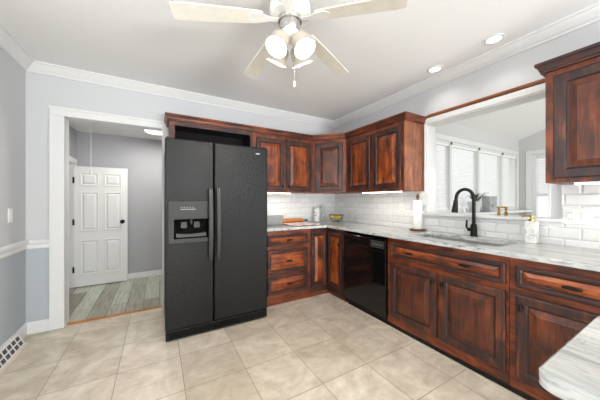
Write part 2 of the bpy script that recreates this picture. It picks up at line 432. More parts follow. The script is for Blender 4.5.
mb = MB(); mb.box((-3.60, 1.435, 0), (-3.588, 1.485, 1.79)); mb.box((-3.60, .43, 1.78), (-3.588, 1.485, 1.85)); mb.box((-3.72, 1.42, 0), (-3.60, 1.435, 1.775)); mb.box((-3.60, .43, 0), (-3.588, .5, 1.78)); mb.box((-3.72, .50, 1.775), (-3.6, 1.435, 1.79))
struct('trim_closet', mb, 'trim', 'white casing of the closet opening in the hall')
struct('baseboard_hall', MB().box((-3.58, 1.486, 0), (-1.5, 1.50, .085)), 'trim', 'white baseboard on the hall back wall')

def rect_ring(O, u, v, n, x0, y0, x1, y1, d):
    return [O+u*x+v*y+n*d for x, y in ((x0, y0), (x1, y0), (x1, y1), (x0, y1))]
def six_panel_door():
    O = Vector((-3.607, 1.38, .012)); u = Vector((1, 0, 0)); v = Vector((0, 0, 1)); n = Vector((0, -1, 0)); W, H = .632, 1.735
    d = struct('door_1', MB().box(O, (O.x+W, O.y+.03, O.z+H)), 'door_paint', 'white six-panel door standing open in the hall', loc=(-3.607, 1.40, .012))
    d['category'] = 'door'
    for r0, r1 in ((.17, .66), (.80, 1.36), (1.46, 1.64)):
        for c0, c1 in ((.075, .275), (.35, .55)):
            m = MB(); R = lambda i, dd: rect_ring(O, u, v, n, c0+i, r0+i, c1-i, r1-i, dd)
            m.loft([R(-.006, 0), R(-.004, .008), R(.006, .009), R(.016, .0005), R(.024, .0005), R(.042, .010), R(.046, .011)])
            obj('panel', m, 'door_paint', d)
    for z in (.22, .90, 1.50): obj('hinge', MB().box((-3.617, 1.362, z), (-3.598, 1.379, z+.085)), 'iron', d)
    k = MB().lathe((-3.035, 1.38, .93), [(.028, 0), (.028, .006), (.011, .01), (.011, .03), (.024, .036), (.030, .048), (.026, .06), (.01, .066)], (0, -1, 0))
    obj('knob', k, 'iron', d, smooth=True)
six_panel_door()
c = MB().tube([(-3.31, .80, 2.268), (-3.311, .80, 2.0), (-3.31, .80, 1.64)], .0025, 6)
pc = tag(obj('pull_cord', c, 'plate', None, (-3.31, .80, 1.6)), 'thin white attic pull cord hanging from the hall ceiling', 'cord')
obj('cord_knob', MB().lathe((-3.31, .80, 1.585), [(.004, 0), (.012, .004), (.011, .03), (.005, .05), (.003, .06)], seg=12), 'plate', pc, smooth=True)
obj('cord_knot', MB().ball((-3.325, .80, 2.13), .009), 'plate', pc); 
fl = thing('flush_ceiling_light', (-2.585, .83, 2.27), 'round flush ceiling light glowing on the hall ceiling', 'light')
obj('rim', MB().lathe((-2.585, .83, 2.269), [(.165, 0), (.165, -.02), (.15, -.026)]), 'trim', fl, smooth=True)
obj('diffuser', MB().lathe((-2.585, .83, 2.244), [(.149, 0), (.14, -.012), (.08, -.02), (.0, -.022)], cap0=True, cap1=False), 'lamp', fl, smooth=True)
def point(name, loc, power, col=(1, .9, .78), r=.05):
    l = bpy.data.lights.new(name, 'POINT'); l.energy = power; l.color = col; l.shadow_soft_size = r
    o = bpy.data.objects.new(name, l); C.objects.link(o); o.location = loc
area('hall_lamp_light', (-2.585, .83, 2.215), (0, 0, 0), .26, .26, 15, (1, .97, .93))

# ------------------------------------------------------------------ sunroom behind the pass-through
SX, SY = 2.985, -1.43
struct('floor_sunroom', MB().box((.14, -4.8, -.1), (SX+.12, SY+.12, 0)), 'plank', 'grey sunroom floor')
mb = MB(); W0, W1, WZ0, WZ1 = .46, 2.91, 1.09, 2.06
mb.box((.14, SY, 0), (SX, SY+.12, WZ0)); mb.box((.14, SY, WZ1), (SX, SY+.12, 2.31)); mb.box((.14, SY, WZ0), (W0, SY+.12, WZ1)); mb.box((W1, SY, WZ0), (SX, SY+.12, WZ1))
struct('wall_sunroom_back', mb, 'sun_paint', 'pale grey sunroom wall around the four-pane window')
V0, V1, VZ0, VZ1 = -2.35, -1.60, .85, 2.03
mb = MB(); mb.box((SX, SY+.12, 0), (SX+.12, -4.8, VZ0)); mb.box((SX, SY+.12, VZ0), (SX+.12, V1, VZ1)); mb.box((SX, V0, VZ0), (SX+.12, -4.8, VZ1))
mb.prism([(SX, SY+.12, VZ1), (SX, SY+.12, 2.31), (SX, SY, 2.31), (SX, -4.8, 2.31+3.37*.36), (SX, -4.8, VZ1)], (.12, 0, 0))
struct('wall_sunroom_right', mb, 'sun_paint', 'pale grey sunroom side wall with the narrow window')
mb = MB().prism([(.14, SY+.12, 2.31-.043), (.14, -4.8, 2.31+3.37*.36), (.14, -4.8, 2.41+3.37*.36), (.14, SY+.12, 2.41)], (SX-.02, 0, 0))
struct('ceiling_sunroom', mb, 'ceiling', 'sloping white sunroom ceiling')
struct('wall_sunroom_left', MB().prism([(.14, SY, ZC), (.14, -4.8, ZC), (.14, -4.8, 3.5), (.14, SY-.7, ZC+.02)], (.03, 0, 0)), 'sun_paint', 'sunroom gable wall above the pass-through')

# window_1: four mulled panes in one white frame with stool
mb = MB(); sp = [W0, .815, 1.555, 2.312, W1]
mb.box((W0-.06, SY-.016, WZ1-.02), (W1+.02, SY, WZ1+.045)); mb.box((W0-.06, SY-.016, WZ0), (W0+.012, SY, WZ1)); mb.box((W1-.03, SY-.016, WZ0), (W1+.03, SY, WZ1))
for x in sp: mb.box((max(W0, x-.02), SY-.012, WZ0), (min(W1, x+.02), SY+.055, WZ1))
mb.box((W0, SY, WZ1-.05), (W1, SY+.055, WZ1)); mb.box((W0, SY, WZ0), (W1, SY+.055, WZ0+.04))
win1 = struct('window_1', mb, 'trim', 'long white four-pane sunroom window seen through the pass-through', bevel=.003)
for a, b in zip(sp, sp[1:]): obj('pane', MB().box((a+.021, SY+.045, WZ0+.04), (b-.021, SY+.049, WZ1-.05)), 'pane', win1)
for x in sp[1:4]: obj('latch', MB().box((x-.012, SY-.022, WZ1-.065), (x+.012, SY-.012, WZ1-.03)), 'slot', win1)
obj('stool', MB().box((W0-.08, SY-.20, WZ0-.03), (W1+.03, SY-.012, WZ0)), 'trim', win1, bevel=.004)
names = ['first', 'second', 'third', 'fourth']
for i, (a, b) in enumerate(zip(sp, sp[1:])):
    t = thing('window_blind', ((a+b)/2, SY+.03, WZ0+.05), 'white slatted blind in the %s pane from the left of the long sunroom window' % names[i], 'blind', 'blinds in the long sunroom window')
    obj('head_rail', MB().box((a+.036, SY+.001, WZ1-.085), (b-.036, SY+.036, WZ1-.052)), 'slat', t)
    m = MB(); z = WZ0+.075; tilt = (38, 33, 42, 56)[i]
    while z < WZ1-.10:
        dy, dz = .0125*math.cos(math.radians(tilt)), .0125*math.sin(math.radians(tilt))
        m.prism([(a+.04, SY+.018-dy, z-dz), (a+.04, SY+.018+dy, z+dz), (a+.04, SY+.018+dy, z+dz+.0012), (a+.04, SY+.018-dy, z-dz+.0012)], (b-a-.08, 0, 0)); z += .0225
    obj('slats', m, 'slat', t)
    for x in (a+.10, b-.10): obj('ladder_cord', MB().box((x, SY+.017, WZ0+.06), (x+.002, SY+.019, WZ1-.08)), 'slat', t)
    obj('bottom_rail', MB().box((a+.04, SY+.006, WZ0+.045), (b-.04, SY+.030, WZ0+.062)), 'slat', t)
# window_2 in the side wall
mb = MB()
mb.box((SX-.018, V0-.07, VZ1), (SX, V1+.07, VZ1+.075)); mb.box((SX-.018, V1, VZ0), (SX, V1+.07, VZ1)); mb.box((SX-.018, V0-.07, VZ0), (SX, V0, VZ1)); mb.box((SX-.05, V0-.09, VZ0-.035), (SX, V1+.09, VZ0))
mb.box((SX, V1-.06, VZ0), (SX+.08, V1, VZ1)); mb.box((SX, V0, VZ0), (SX+.08, V0+.06, VZ1)); mb.box((SX, V0+.06, VZ1-.05), (SX+.08, V1-.06, VZ1)); mb.box((SX, V0+.06, VZ0), (SX+.08, V1-.06, VZ0+.05)); mb.box((SX+.02, V0+.06, 1.32), (SX+.08, V1-.06, 1.375))
win2 = struct('window_2', mb, 'trim', 'narrow white sash window in the sunroom side wall', bevel=.003)
obj('pane', MB().box((SX+.06, V0+.06, VZ0+.05), (SX+.065, V1-.06, VZ1-.05)), 'pane', win2)
t = thing('window_blind', (SX+.03, (V0+V1)/2, 1.40), 'white slatted blind half lowered in the narrow sunroom side window', 'blind')
m = MB(); z = 1.42
while z < VZ1-.09:
    m.prism([(SX+.018, V0+.065, z+.008), (SX+.036, V0+.065, z-.006), (SX+.036, V0+.065, z-.0045), (SX+.018, V0+.065, z+.0095)], (0, V1-V0-.13, 0)); z += .025
obj('slats', m, 'slat', t); obj('head_rail', MB().box((SX+.008, V0+.065, VZ1-.085), (SX+.046, V1-.065, VZ1-.052)), 'slat', t)
obj('bottom_rail', MB().box((SX+.016, V0+.065, 1.385), (SX+.04, V1-.065, 1.405)), 'slat', t)
# outdoors
struct('ground', MB().box((-14, 1.7, -.35), (16, 18, -.25)).box((3.2, -14, -.35), (16, 1.7, -.25)).box((.3, -1.2, -.35), (3.2, 1.7, -.25)), 'lawn', 'green lawn outside the sunroom windows')
def bush(x, y, h, r, label):
    t = thing('garden_bush', (x, y, -.25), label, 'bush')
    obj('stem', MB().tube([(x, y, -.25), (x+.03, y, .3), (x, y+.03, .7)], [.05, .04, .03], 8), 'walnut', t)
    m = MB(); rnd = random.Random(int(x*100))
    for k in range(900):
        th = rnd.random()*2*PI; ph = math.acos(2*rnd.random()-1); rr = rnd.random()**.4
        p = Vector((x+r*rr*math.sin(ph)*math.cos(th), y+r*rr*math.sin(ph)*math.sin(th), h*.55+h*.45*rr*math.cos(ph)))
        d = Vector((rnd.uniform(-1, 1), rnd.uniform(-1, 1), rnd.uniform(-.6, 1))).normalized(); e = d.orthogonal().normalized()*.045
        vs = m._v([p, p+d*.06+e, p+d*.15, p+d*.06-e]); m.bm.faces.new(vs)
    obj('foliage', m, 'hedge', t, recalc=False)
bush(3.3, 2.2, 2.7, .9, 'leafy green bush outside the second pane of the long sunroom window')

# ------------------------------------------------------------------ pass-through trim and sill
mb = MB()
mb.box((-.016, OY1, OZ0+.03), (0, -1.602, 2.155)); mb.box((-.016, -2.675, 1.375), (0, OY0, 2.10)); mb.box((-.016, -2.675, OZ1), (0, -1.602, 2.155))
mb.box((-.005, OY1-.014, OZ0), (.155, OY1, OZ1)); mb.box((-.005, OY0, OZ0), (.155, OY0+.014, OZ1)); mb.box((-.005, OY0+.014, OZ1-.014), (.155, OY1-.014, OZ1))
mb.box((.141, OY0-.07, OZ0), (.157, OY0, OZ1+.07)); mb.box((.141, OY0, OZ1), (.157, OY1, OZ1+.07))
struct('trim_passthrough', mb, 'trim', 'white casing and jambs of the pass-through above the sink', bevel=.002)
struct('trim_sill', MB().box((-.045, -2.69, 1.096), (.18, OY1-.002, 1.122)).box((-.045, OY1-.002, 1.096), (-.001, -1.592, 1.122)), 'trim', 'white sill shelf of the pass-through behind the faucet', bevel=.005)
struct('trim_strip', MB().prism([(0, -1.64, 2.160), (-.022, -1.64, 2.160), (-.028, -1.64, 2.172), (-.028, -1.64, 2.184), (-.016, -1.64, 2.19), (0, -1.64, 2.19)], (0, -1.03, 0)), 'strip_wood', 'stained wood strip above the pass-through')

# ------------------------------------------------------------------ backsplash
mb = MB(); mb.box((-1.575, -.010, .93), (-.0105, -.0005, 1.36))
struct('backsplash_back', mb, 'subway_b', 'white subway tile behind the drawers and corner')
mb = MB(); mb.box((-.010, -1.60, .93), (-.0005, -.0105, 1.36)); mb.box((-.010, -2.675, .93), (-.0005, -1.60, 1.095)); mb.box((-.010, -3.6, .93), (-.0005, -2.675, 1.37))
struct('backsplash_right', mb, 'subway_r', 'white subway tile along the sink wall')

# ------------------------------------------------------------------ cabinets
Z = Vector((0, 0, 1))
def front(name, cab, O, u, n, w, h, pm, fm, fw=.062, t=.02, knob=None, pulls=(), lift=True):
    """a raised-panel door or drawer front with its panel and hardware; O is the lower-left corner on the face"""
    O = Vector(O); u = Vector(u).normalized(); n = Vector(n).normalized()
    R = lambda i, d: rect_ring(O, u, Z, n, i, i, w-i, h-i, d)
    d = obj(name, MB().loft([R(0, .001), R(0, t-.005), R(.006, t), R(fw-.014, t), R(fw-.009, t-.002), R(fw-.004, t-.009), R(fw, t-.011)], True, True), fm, cab)
    d.data.materials.append(M['glaze'])
    for k, pl in enumerate(d.data.polygons):      # stain gathered dark in the inner groove 
        if 16 <= k < 24: pl.material_index = 1
    q = min(.036, (min(w, h)-2*fw)*.3)
    obj('panel', MB().loft([R(fw+.0005, t-.0108), R(fw+.004, t-.0105), R(fw+q, t-.001), R(fw+q+.003, t+.001)], False, True), pm, d)
    def P(x, y, z): return O+u*x+Z*y+n*z
    if knob:
        x, y = knob
        m = MB(); a = P(x, y, t)
        m.lathe(a, [(.008, 0), (.006, .004), (.005, .016)], n, 10)
        m.loft([[P(x, y, t+.014)+u*(sx*.008*k)+Z*(sy*.021*k)+n*dd for sx, sy in ((-1, -1), (1, -1), (1, 1), (-1, 1))] for k, dd in ((.8, 0), (1, .004), (1, .008), (.7, .011))])
        obj('knob', m, 'iron', d)
    for x in pulls:
        m = MB(); y = h*.5
        for s in (-1, 1): m.tube([P(x+s*.026, y, t-.002), P(x+s*.026, y, t+.016)], .004, 8)
        m.tube([P(x-.038, y, t+.014), P(x-.026, y, t+.019), P(x, y, t+.021), P(x+.026, y, t+.019), P(x+.038, y, t+.014)], [.006, .009, .0105, .009, .006], 8)
        obj('pull', m, 'iron', d)
    return d

UX, UY = Vector((1, 0, 0)), Vector((0, -1, 0))        # rightward along the back wall / along the right wall
NB, NR = Vector((0, -1, 0)), Vector((-1, 0, 0))       # outward normals
Z0U, Z1U = 1.36, 2.102
# open cubby cabinet above the refrigerator
t = thing('over_fridge_cabinet', (-2.0, -.002, 1.83), 'dark wood open cubby cabinet mounted above the black refrigerator', 'cabinet')
mb = MB(); mb.box((-2.462, -.33, 1.83), (-2.444, -.002, Z1U)); mb.box((-1.572, -.33, 1.83), (-1.554, -.002, Z1U)); mb.box((-2.444, -.33, 1.83), (-1.572, -.002, 1.848)); mb.box((-2.444, -.33, 2.084), (-1.572, -.002, Z1U))
obj('case', mb, 'frame_h', t)
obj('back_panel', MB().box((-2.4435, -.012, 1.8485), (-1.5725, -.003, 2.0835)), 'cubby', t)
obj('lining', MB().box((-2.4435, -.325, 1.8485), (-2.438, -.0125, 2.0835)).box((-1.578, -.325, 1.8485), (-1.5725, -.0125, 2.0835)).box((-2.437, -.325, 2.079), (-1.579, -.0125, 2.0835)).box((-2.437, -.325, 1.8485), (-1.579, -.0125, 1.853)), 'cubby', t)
mb = MB(); mb.box((-2.464, -.348, 1.83), (-2.412, -.3305, Z1U)); mb.box((-1.585, -.348, 1.83), (-1.553, -.3305, Z1U)); mb.box((-2.412, -.348, 2.055), (-1.585, -.3305, Z1U)); mb.box((-2.412, -.348, 1.83), (-1.585, -.3305, 1.86))
obj('face_frame', mb, 'frame_h', t, bevel=.002)
# two-door wall cabinet right of it
t = thing('wall_cabinet', (-1.1, -.002, Z0U), 'two-door wooden wall cabinet hung above the drawers right of the refrigerator', 'cabinet')
obj('case', MB().box((-1.551, -.33, Z0U), (-.669, -.002, Z1U)), 'case_v', t, bevel=.002)
front('door', t, (-1.50, -.33, Z0U+.025), UX, NB, .385, .665, 'panel_v', 'frame_v', knob=(.355, .05))
front('door', t, (-1.085, -.33, Z0U+.025), UX, NB, .385, .665, 'panel_v', 'frame_v', knob=(.03, .05))
# diagonal corner wall cabinet
t = thing('corner_wall_cabinet', (-.2, -.2, Z0U), 'diagonal wooden wall cabinet set across the corner of the room', 'cabinet')
obj('case', MB().prism([(-.667, -.002, Z0U), (-.667, -.33, Z0U), (-.33, -.667, Z0U), (-.002, -.667, Z0U), (-.002, -.002, Z0U)], (0, 0, Z1U-Z0U)), 'case_v', t, bevel=.002)
du = Vector((1, -1, 0)).normalized(); dn = Vector((-1, -1, 0)).normalized(); L = .337*math.sqrt(2)
front('door', t, Vector((-.667, -.33, Z0U+.025))+du*.045, du, dn, L-.09, .665, 'dark_v', 'frame_v', fw=.072)
# two-door wall cabinet on the sink wall
t = thing('wall_cabinet', (-.002, -1.1, Z0U), 'two-door wooden wall cabinet with a worn end panel left of the pass-through', 'cabinet')
obj('case', MB().box((-.33, -1.581, Z0U), (-.002, -.669, Z1U)), 'case_v', t, bevel=.002)
front('door', t, (-.33, -.73, Z0U+.025), UY, NR, .385, .665, 'panel_v', 'frame_v', knob=(.355, .05))
front('door', t, (-.33, -1.165, Z0U+.025), UY, NR, .385, .665, 'panel_v', 'frame_v', knob=(.03, .05))
obj('end_panel', MB().box((-.33, -1.589, Z0U+.002), (-.004, -1.5815, Z1U)), 'side_v', t)
# crown on the run of wall cabinets
cp = [(-.004, Z1U+.001), (.020, Z1U+.001), (.020, Z1U+.014), (.026, Z1U+.017), (.028, Z1U+.030), (.036, Z1U+.046), (.044, Z1U+.050), (.044, Z1U+.068), (-.004, Z1U+.068)]
cr = obj('cabinet_crown', run([(-2.462, -.002), (-2.462, -.33), (-.667, -.33), (-.33, -.667), (-.33, -1.589), (-.002, -1.589)], cp, MB()), 'case_h', None, (-1, -.33, Z1U))
# (the run turns with the cabinets on its left, so the profile faces the room)
tag(cr, 'dark wood crown moulding running along the tops of the wall cabinets above refrigerator and corner', 'moulding')
# big wall cabinet on the right edge
t = thing('wall_cabinet', (-.002, -3.1, 1.37), 'large reddish wooden wall cabinet at the right edge, right of the pass-through', 'cabinet')
obj('case', MB().box((-.33, -3.58, 1.372), (-.002, -2.674, Z1U)), 'case_v', t, bevel=.002)
front('door', t, (-.33, -2.716, 1.40), UY, NR, .40, .665, 'dark_v', 'frame_v', fw=.066)
front('door', t, (-.33, -3.14, 1.40), UY, NR, .40, .665, 'dark_v', 'frame_v', fw=.066)
obj('crown', run([(-.002, -2.674), (-.33, -2.674), (-.33, -3.58)], cp, MB()), 'frame_h', t)

# base cabinets
CB, CT = .894, .930
def base_case(cab, O, u, n, w, depth=.588, mat='case_h', toe='toe'):
    """carcass with recessed toe kick; O on the face line, floor level"""
    O = Vector(O); P = lambda a, z, d: O+u*a-n*d+Z*z
    obj('case', MB().prism([P(0, .062, 0), P(0, CB-.001, 0), P(0, CB-.001, depth), P(0, .062, depth)], u*w), mat, cab, bevel=.002)
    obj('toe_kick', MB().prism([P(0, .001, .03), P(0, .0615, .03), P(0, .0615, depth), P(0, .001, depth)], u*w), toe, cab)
FY = -.60
t = thing('drawer_cabinet', (-1.2, -.3, 0), 'wooden three-drawer base cabinet between refrigerator and corner', 'cabinet')
base_case(t, (-1.50, FY, 0), UX, NB, .625, toe='case_h')
front('drawer', t, (-1.465, FY, .715), UX, NB, .545, .127, 'panel_h', 'frame_h', fw=.032, pulls=(.2775,))
front('drawer', t, (-1.465, FY, .385), UX, NB, .545, .283, 'panel_h', 'frame_h', fw=.045, pulls=(.2775,))
front('drawer', t, (-1.465, FY, .135), UX, NB, .545, .230, 'panel_h', 'frame_h', fw=.045, pulls=(.2775,))
t = thing('corner_base_cabinet', (-.4, -.4, 0), 'wooden corner base cabinet with two narrow doors folding round the inner corner', 'cabinet')
mb = MB().prism([(-.873, -.012, .062), (-.873, FY, .062), (-.60, FY, .062), (-.60, -.93, .062), (-.012, -.93, .062), (-.012, -.012, .062)], (0, 0, CB-.063))
obj('case', mb, 'frame_v', t, bevel=.002)
mb = MB().prism([(-.873, -.012, .001), (-.873, FY+.03, .001), (-.57, FY+.03, .001), (-.57, -.93, .001), (-.012, -.93, .001), (-.012, -.012, .001)], (0, 0, .0605))
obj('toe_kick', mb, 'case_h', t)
front('door', t, (-.860, FY, .145), UX, NB, .235, .695, 'panel_v', 'frame_v', fw=.05)
front('door', t, (-.60, -.626, .145), UY, NR, .275, .695, 'panel_v', 'frame_v', fw=.05, knob=(.25, .56))
struct('trim_shoe', MB().box((-.590, -3.4, .001), (-.575, -.60, .012)), 'beige', 'thin beige strip where the floor meets the sink wall cabinets')
# dishwasher
t = thing('dishwasher', (-.3, -1.28, 0), 'glossy black dishwasher built in under the counter left of the sink cabinet', 'dishwasher')
obj('tub', MB().box((-.585, -1.596, .10), (-.01, -.964, CB-.003)), 'cavity', t)
obj('door', MB().box((-.622, -1.594, .095), (-.5855, -.966, .735)), 'gloss_black', t, bevel=.006)
cp_ = obj('control_panel', MB().box((-.628, -1.594, .738), (-.5855, -.966, .862)), 'gloss_black', t, bevel=.006)
obj('handle_pocket', MB().prism([(-.6295, -1.09, .775), (-.6295, -1.36, .775), (-.6295, -1.345, .825), (-.6295, -1.105, .825)], (.0012, 0, 0)), 'cavity', cp_)
m = MB()
for k in range(6): m.box((-.6292, -1.43-k*.024, .80+(k % 2)*.006), (-.6282, -1.442-k*.024, .806+(k % 2)*.006))
obj('print', m, 'label_ink', cp_)
obj('display', MB().box((-.6290, -1.40, .77), (-.6281, -1.58, .845)), 'fridge_grey', cp_)
obj('kick_plate', MB().box((-.56, -1.594, .002), (-.53, -.966, .098)), 'toe', t)
# sink cabinet
t = thing('sink_cabinet', (-.3, -2.1, 0), 'wide wooden base cabinet under the sink with two doors and a false drawer front', 'cabinet')
mb = MB(); mb.box((-.60, -1.621, .062), (-.012, -1.603, CB-.001)); mb.box((-.60, -2.575, .062), (-.012, -2.557, CB-.001)); mb.box((-.599, -2.557, .062), (-.012, -1.621, .08)); mb.box((-.60, -2.557, .062), (-.58, -1.621, CB-.001))
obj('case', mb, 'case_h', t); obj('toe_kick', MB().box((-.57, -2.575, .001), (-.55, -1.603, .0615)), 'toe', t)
front('drawer_front', t, (-.60, -1.640, .712), UY, NR, .918, .138, 'panel_h', 'frame_h', fw=.035, pulls=(.225, .68))
front('door', t, (-.60, -1.640, .14), UY, NR, .462, .525, 'dark_v', 'frame_v', knob=(.435, .455))
front('door', t, (-.60, -2.128, .14), UY, NR, .430, .525, 'dark_v', 'frame_v', knob=(.026, .455))
t = thing('base_cabinet', (-.3, -2.95, 0), 'wooden base cabinet with drawer and door behind the island corner', 'cabinet')
base_case(t, (-.60, -2.577, 0), UY, NR, .90)
front('drawer', t, (-.60, -2.613, .712), UY, NR, .62, .138, 'panel_h', 'frame_h', fw=.035, pulls=(.25,))
front('door', t, (-.60, -2.613, .14), UY, NR, .62, .525, 'dark_v', 'frame_v', knob=(.028, .455))

# ------------------------------------------------------------------ counter, sink, faucet
def rrect(x0, y0, x1, y1, r, z, n=6):
    out = []
    for cx, cy, a0 in ((x1-r, y1-r, 0), (x0+r, y1-r, 90), (x0+r, y0+r, 180), (x1-r, y0+r, 270)):
        for k in range(n+1):
            a = math.radians(a0+90*k/n); out.append((cx+r*math.cos(a), cy+r*math.sin(a), z))
    return out
KX0, KY0, KX1, KY1 = -.50, -2.47, -.125, -1.73
outer = [(-.0105, -.0105), (-1.545, -.0105), (-1.545, -.637), (-.637, -.637), (-.637, -3.55), (-.0105, -3.55)]
bm = bmesh.new()
def slab(bm, outer, hole, z0, z1):
    es = []
    for loop in (outer, hole):
        vs = [bm.verts.new((p[0], p[1], z1)) for p in loop]
        es += [bm.edges.new((vs[i], vs[(i+1) % len(vs)])) for i in range(len(vs))]
    r = bmesh.ops.triangle_fill(bm, use_beauty=True, use_dissolve=False, edges=es)
    fs = [g for g in r['geom'] if isinstance(g, bmesh.types.BMFace)]
    ex = bmesh.ops.extrude_face_region(bm, geom=fs)
    for g in ex['geom']:
        if isinstance(g, bmesh.types.BMVert): g.co.z = z0
m = MB(); slab(m.bm, outer, rrect(KX0, KY0, KX1, KY1, .05, 0), CB, CT)
ct = obj('countertop', m, 'granite', None, (-.6, -.6, CB), bevel=.009, seg=3)
tag(ct, 'L-shaped white and grey veined granite countertop along the back and sink walls', 'countertop')
t = thing('sink', (-.31, -2.1, .70), 'undermount stainless steel sink set in the granite counter', 'sink')
m = MB(); g = .006
m.loft([rrect(KX0-.02, KY0-.02, KX1+.02, KY1+.02, .055, CB-.0005), rrect(KX0+g, KY0+g, KX1-g, KY1-g, .05, CB-.0005), rrect(KX0+g, KY0+g, KX1-g, KY1-g, .05, .70), rrect(KX0+.03, KY0+.03, KX1-.03, KY1-.03, .04, .69)], False, True)
obj('basin', m, 'steel', t, smooth=True)
obj('drain', MB().lathe((-.31, -2.1, .6905), [(.045, 0), (.045, .003), (.03, .004), (.028, .001)], seg=20), 'nickel', t)
# faucet
fb = Vector((-.075, -2.125, CT))
t = thing('kitchen_faucet', fb, 'black gooseneck pull-down faucet standing behind the sink', 'faucet')
obj('base', MB().lathe(fb, [(.031, .0005), (.031, .008), (.027, .012), (.026, .09), (.022, .105), (.017, .115)]), 'iron', t, smooth=True)
sd = Vector((-.88, .47, 0)).normalized(); pts = [fb+Z*.11, fb+Z*.22, fb+Z*.345]
Rr = .082
for k in range(1, 12): a = PI*k/11; pts.append(fb+Z*(.345+Rr*math.sin(a))+sd*(Rr-Rr*math.cos(a)))
pts.append(fb+sd*(2*Rr+.004)+Z*.32)
obj('gooseneck', MB().tube(pts, .0145, 14), 'iron', t, smooth=True)
e = pts[-1]; dd = (sd*.10-Z).normalized()
obj('spray_head', MB().lathe(e, [(.015, -.012), (.018, .0), (.020, .03), (.026, .085), (.027, .102), (.02, .106)], dd), 'iron', t, smooth=True)
hd = Vector((-.45, .89, 0)).normalized()
m = MB().lathe(fb+Z*.06, [(.017, .015), (.017, .045), (.012, .05)], hd, 14)
m.tube([fb+Z*.06+hd*.04, fb+Z*.085+hd*.056, fb+Z*.145+hd*.052], [.010, .0085, .0075], 10)
obj('lever', m, 'iron', t, smooth=True)

# ------------------------------------------------------------------ refrigerator
t = thing('refrigerator', (-2.04, -.4, 0), 'black textured side-by-side refrigerator beside the hall doorway', 'refrigerator')
FX0, FX1, FS, FF = -2.515, -1.552, -2.103, -.82
obj('cabinet_body', MB().box((FX0+.008, -.735, .025), (FX1-.008, -.04, 1.775)), 'fridge', t, bevel=.006)
px0, px1, pz0, pz1 = -2.492, -2.130, .868, 1.252
cx0, cx1, cz0, cz1 = px0+.045, px1-.022, pz0+.042, pz1-.165
q = lambda a, b, c, d, y: [(a, y, b), (c, y, b), (c, y, d), (a, y, d)]
m = MB(); rg = [q(FX0, .098, FS-.004, 1.812, -.74), q(FX0, .098, FS-.004, 1.812, FF), q(cx0, cz0, cx1, cz1, FF), q(cx0, cz0, cx1, cz1, -.74)]
m.loft(rg+[rg[0]], False, False); bmesh.ops.remove_doubles(m.bm, verts=m.bm.verts, dist=1e-5)
dl = obj('freezer_door', m, 'fridge', t, bevel=.010, seg=3)
dr = obj('fridge_door', MB().box((FS+.004, FF, .098), (FX1, -.74, 1.812)), 'fridge', t, bevel=.012, seg=3)
for d, x, s in ((dl, FS-.036, -1), (dr, FS+.036, 1)):
    m = MB(); rings = []
    for k in range(15):
        a = k/14; z = .69+a*.685; o = .012+.040*math.sin(PI*a)**.5
        rings.append([(x-.023, FF-o+.002, z), (x-.018, FF-o-.016, z), (x+.018, FF-o-.016, z), (x+.023, FF-o+.002, z)])
    m.loft(rings)
    for z in (.71, 1.355): m.box((x-.018, FF-.03, z-.016), (x+.018, FF-.0005, z+.016))
    obj('handle', m, 'handle_grey', d, bevel=.003)
# dispenser in the freezer door
m = MB(); rg = [q(px0, pz0, px1, pz1, FF-.0005), q(px0, pz0, px1, pz1, FF-.008), q(px0+.004, pz0+.004, px1-.004, pz1-.004, FF-.012), q(cx0, cz0, cx1, cz1, FF-.012), q(cx0, cz0, cx1, cz1, FF-.0005)]
m.loft(rg+[rg[0]], False, False); bmesh.ops.remove_doubles(m.bm, verts=m.bm.verts, dist=1e-5)
obj('dispenser_panel', m, 'fridge_grey', dl)
e_ = .0015
m = MB(); m.loft([q(cx0+e_, cz0+e_, cx1-e_, cz1-e_, FF+.012), q(cx0+e_, cz0+e_, cx1-e_, cz1-e_, -.752), q(cx0+.02, cz0+.02, cx1-.02, cz1-.02, -.7525)], False, True)
obj('dispenser_recess', m, 'cavity', dl)
for x in (cx0+.085, cx0+.195):
    m = MB().loft([[(x+sx*wd, FF+.03+sy, zq) for sx, sy in ((-1, 0), (1, 0), (1, .010), (-1, .010))] for wd, zq in ((.022, cz1-.03), (.026, cz1-.07), (.022, cz1-.085))])
    obj('paddle', m, 'grip', dl)
m = MB().tube([((cx0+cx1)/2, FF+.04, cz1-.002), ((cx0+cx1)/2, FF+.035, cz1-.03), ((cx0+cx1)/2, FF+.03, cz1-.05)], [.016, .014, .010], 12)
obj('spout', m, 'handle_grey', dl)
obj('drip_tray', MB().prism([(cx0+.02, FF+.002, cz0+.012), (cx1-.02, FF+.002, cz0+.012), (cx1-.02, FF+.002, cz0+.045), ((cx0+cx1)/2, FF+.002, cz0+.036), (cx0+.02, FF+.002, cz0+.045)], (0, .05, 0)), 'grip', dl)
m = MB()
for k in range(8): m.box((px0+.10+k*.016, FF-.0128, pz1-.080), (px0+.111+k*.016, FF-.0121, pz1-.072))
for k in range(5): m.box((px0+.10+k*.024, FF-.0128, pz1-.060), (px0+.113+k*.024, FF-.0121, pz1-.056))
obj('print', m, 'label_ink', dl)
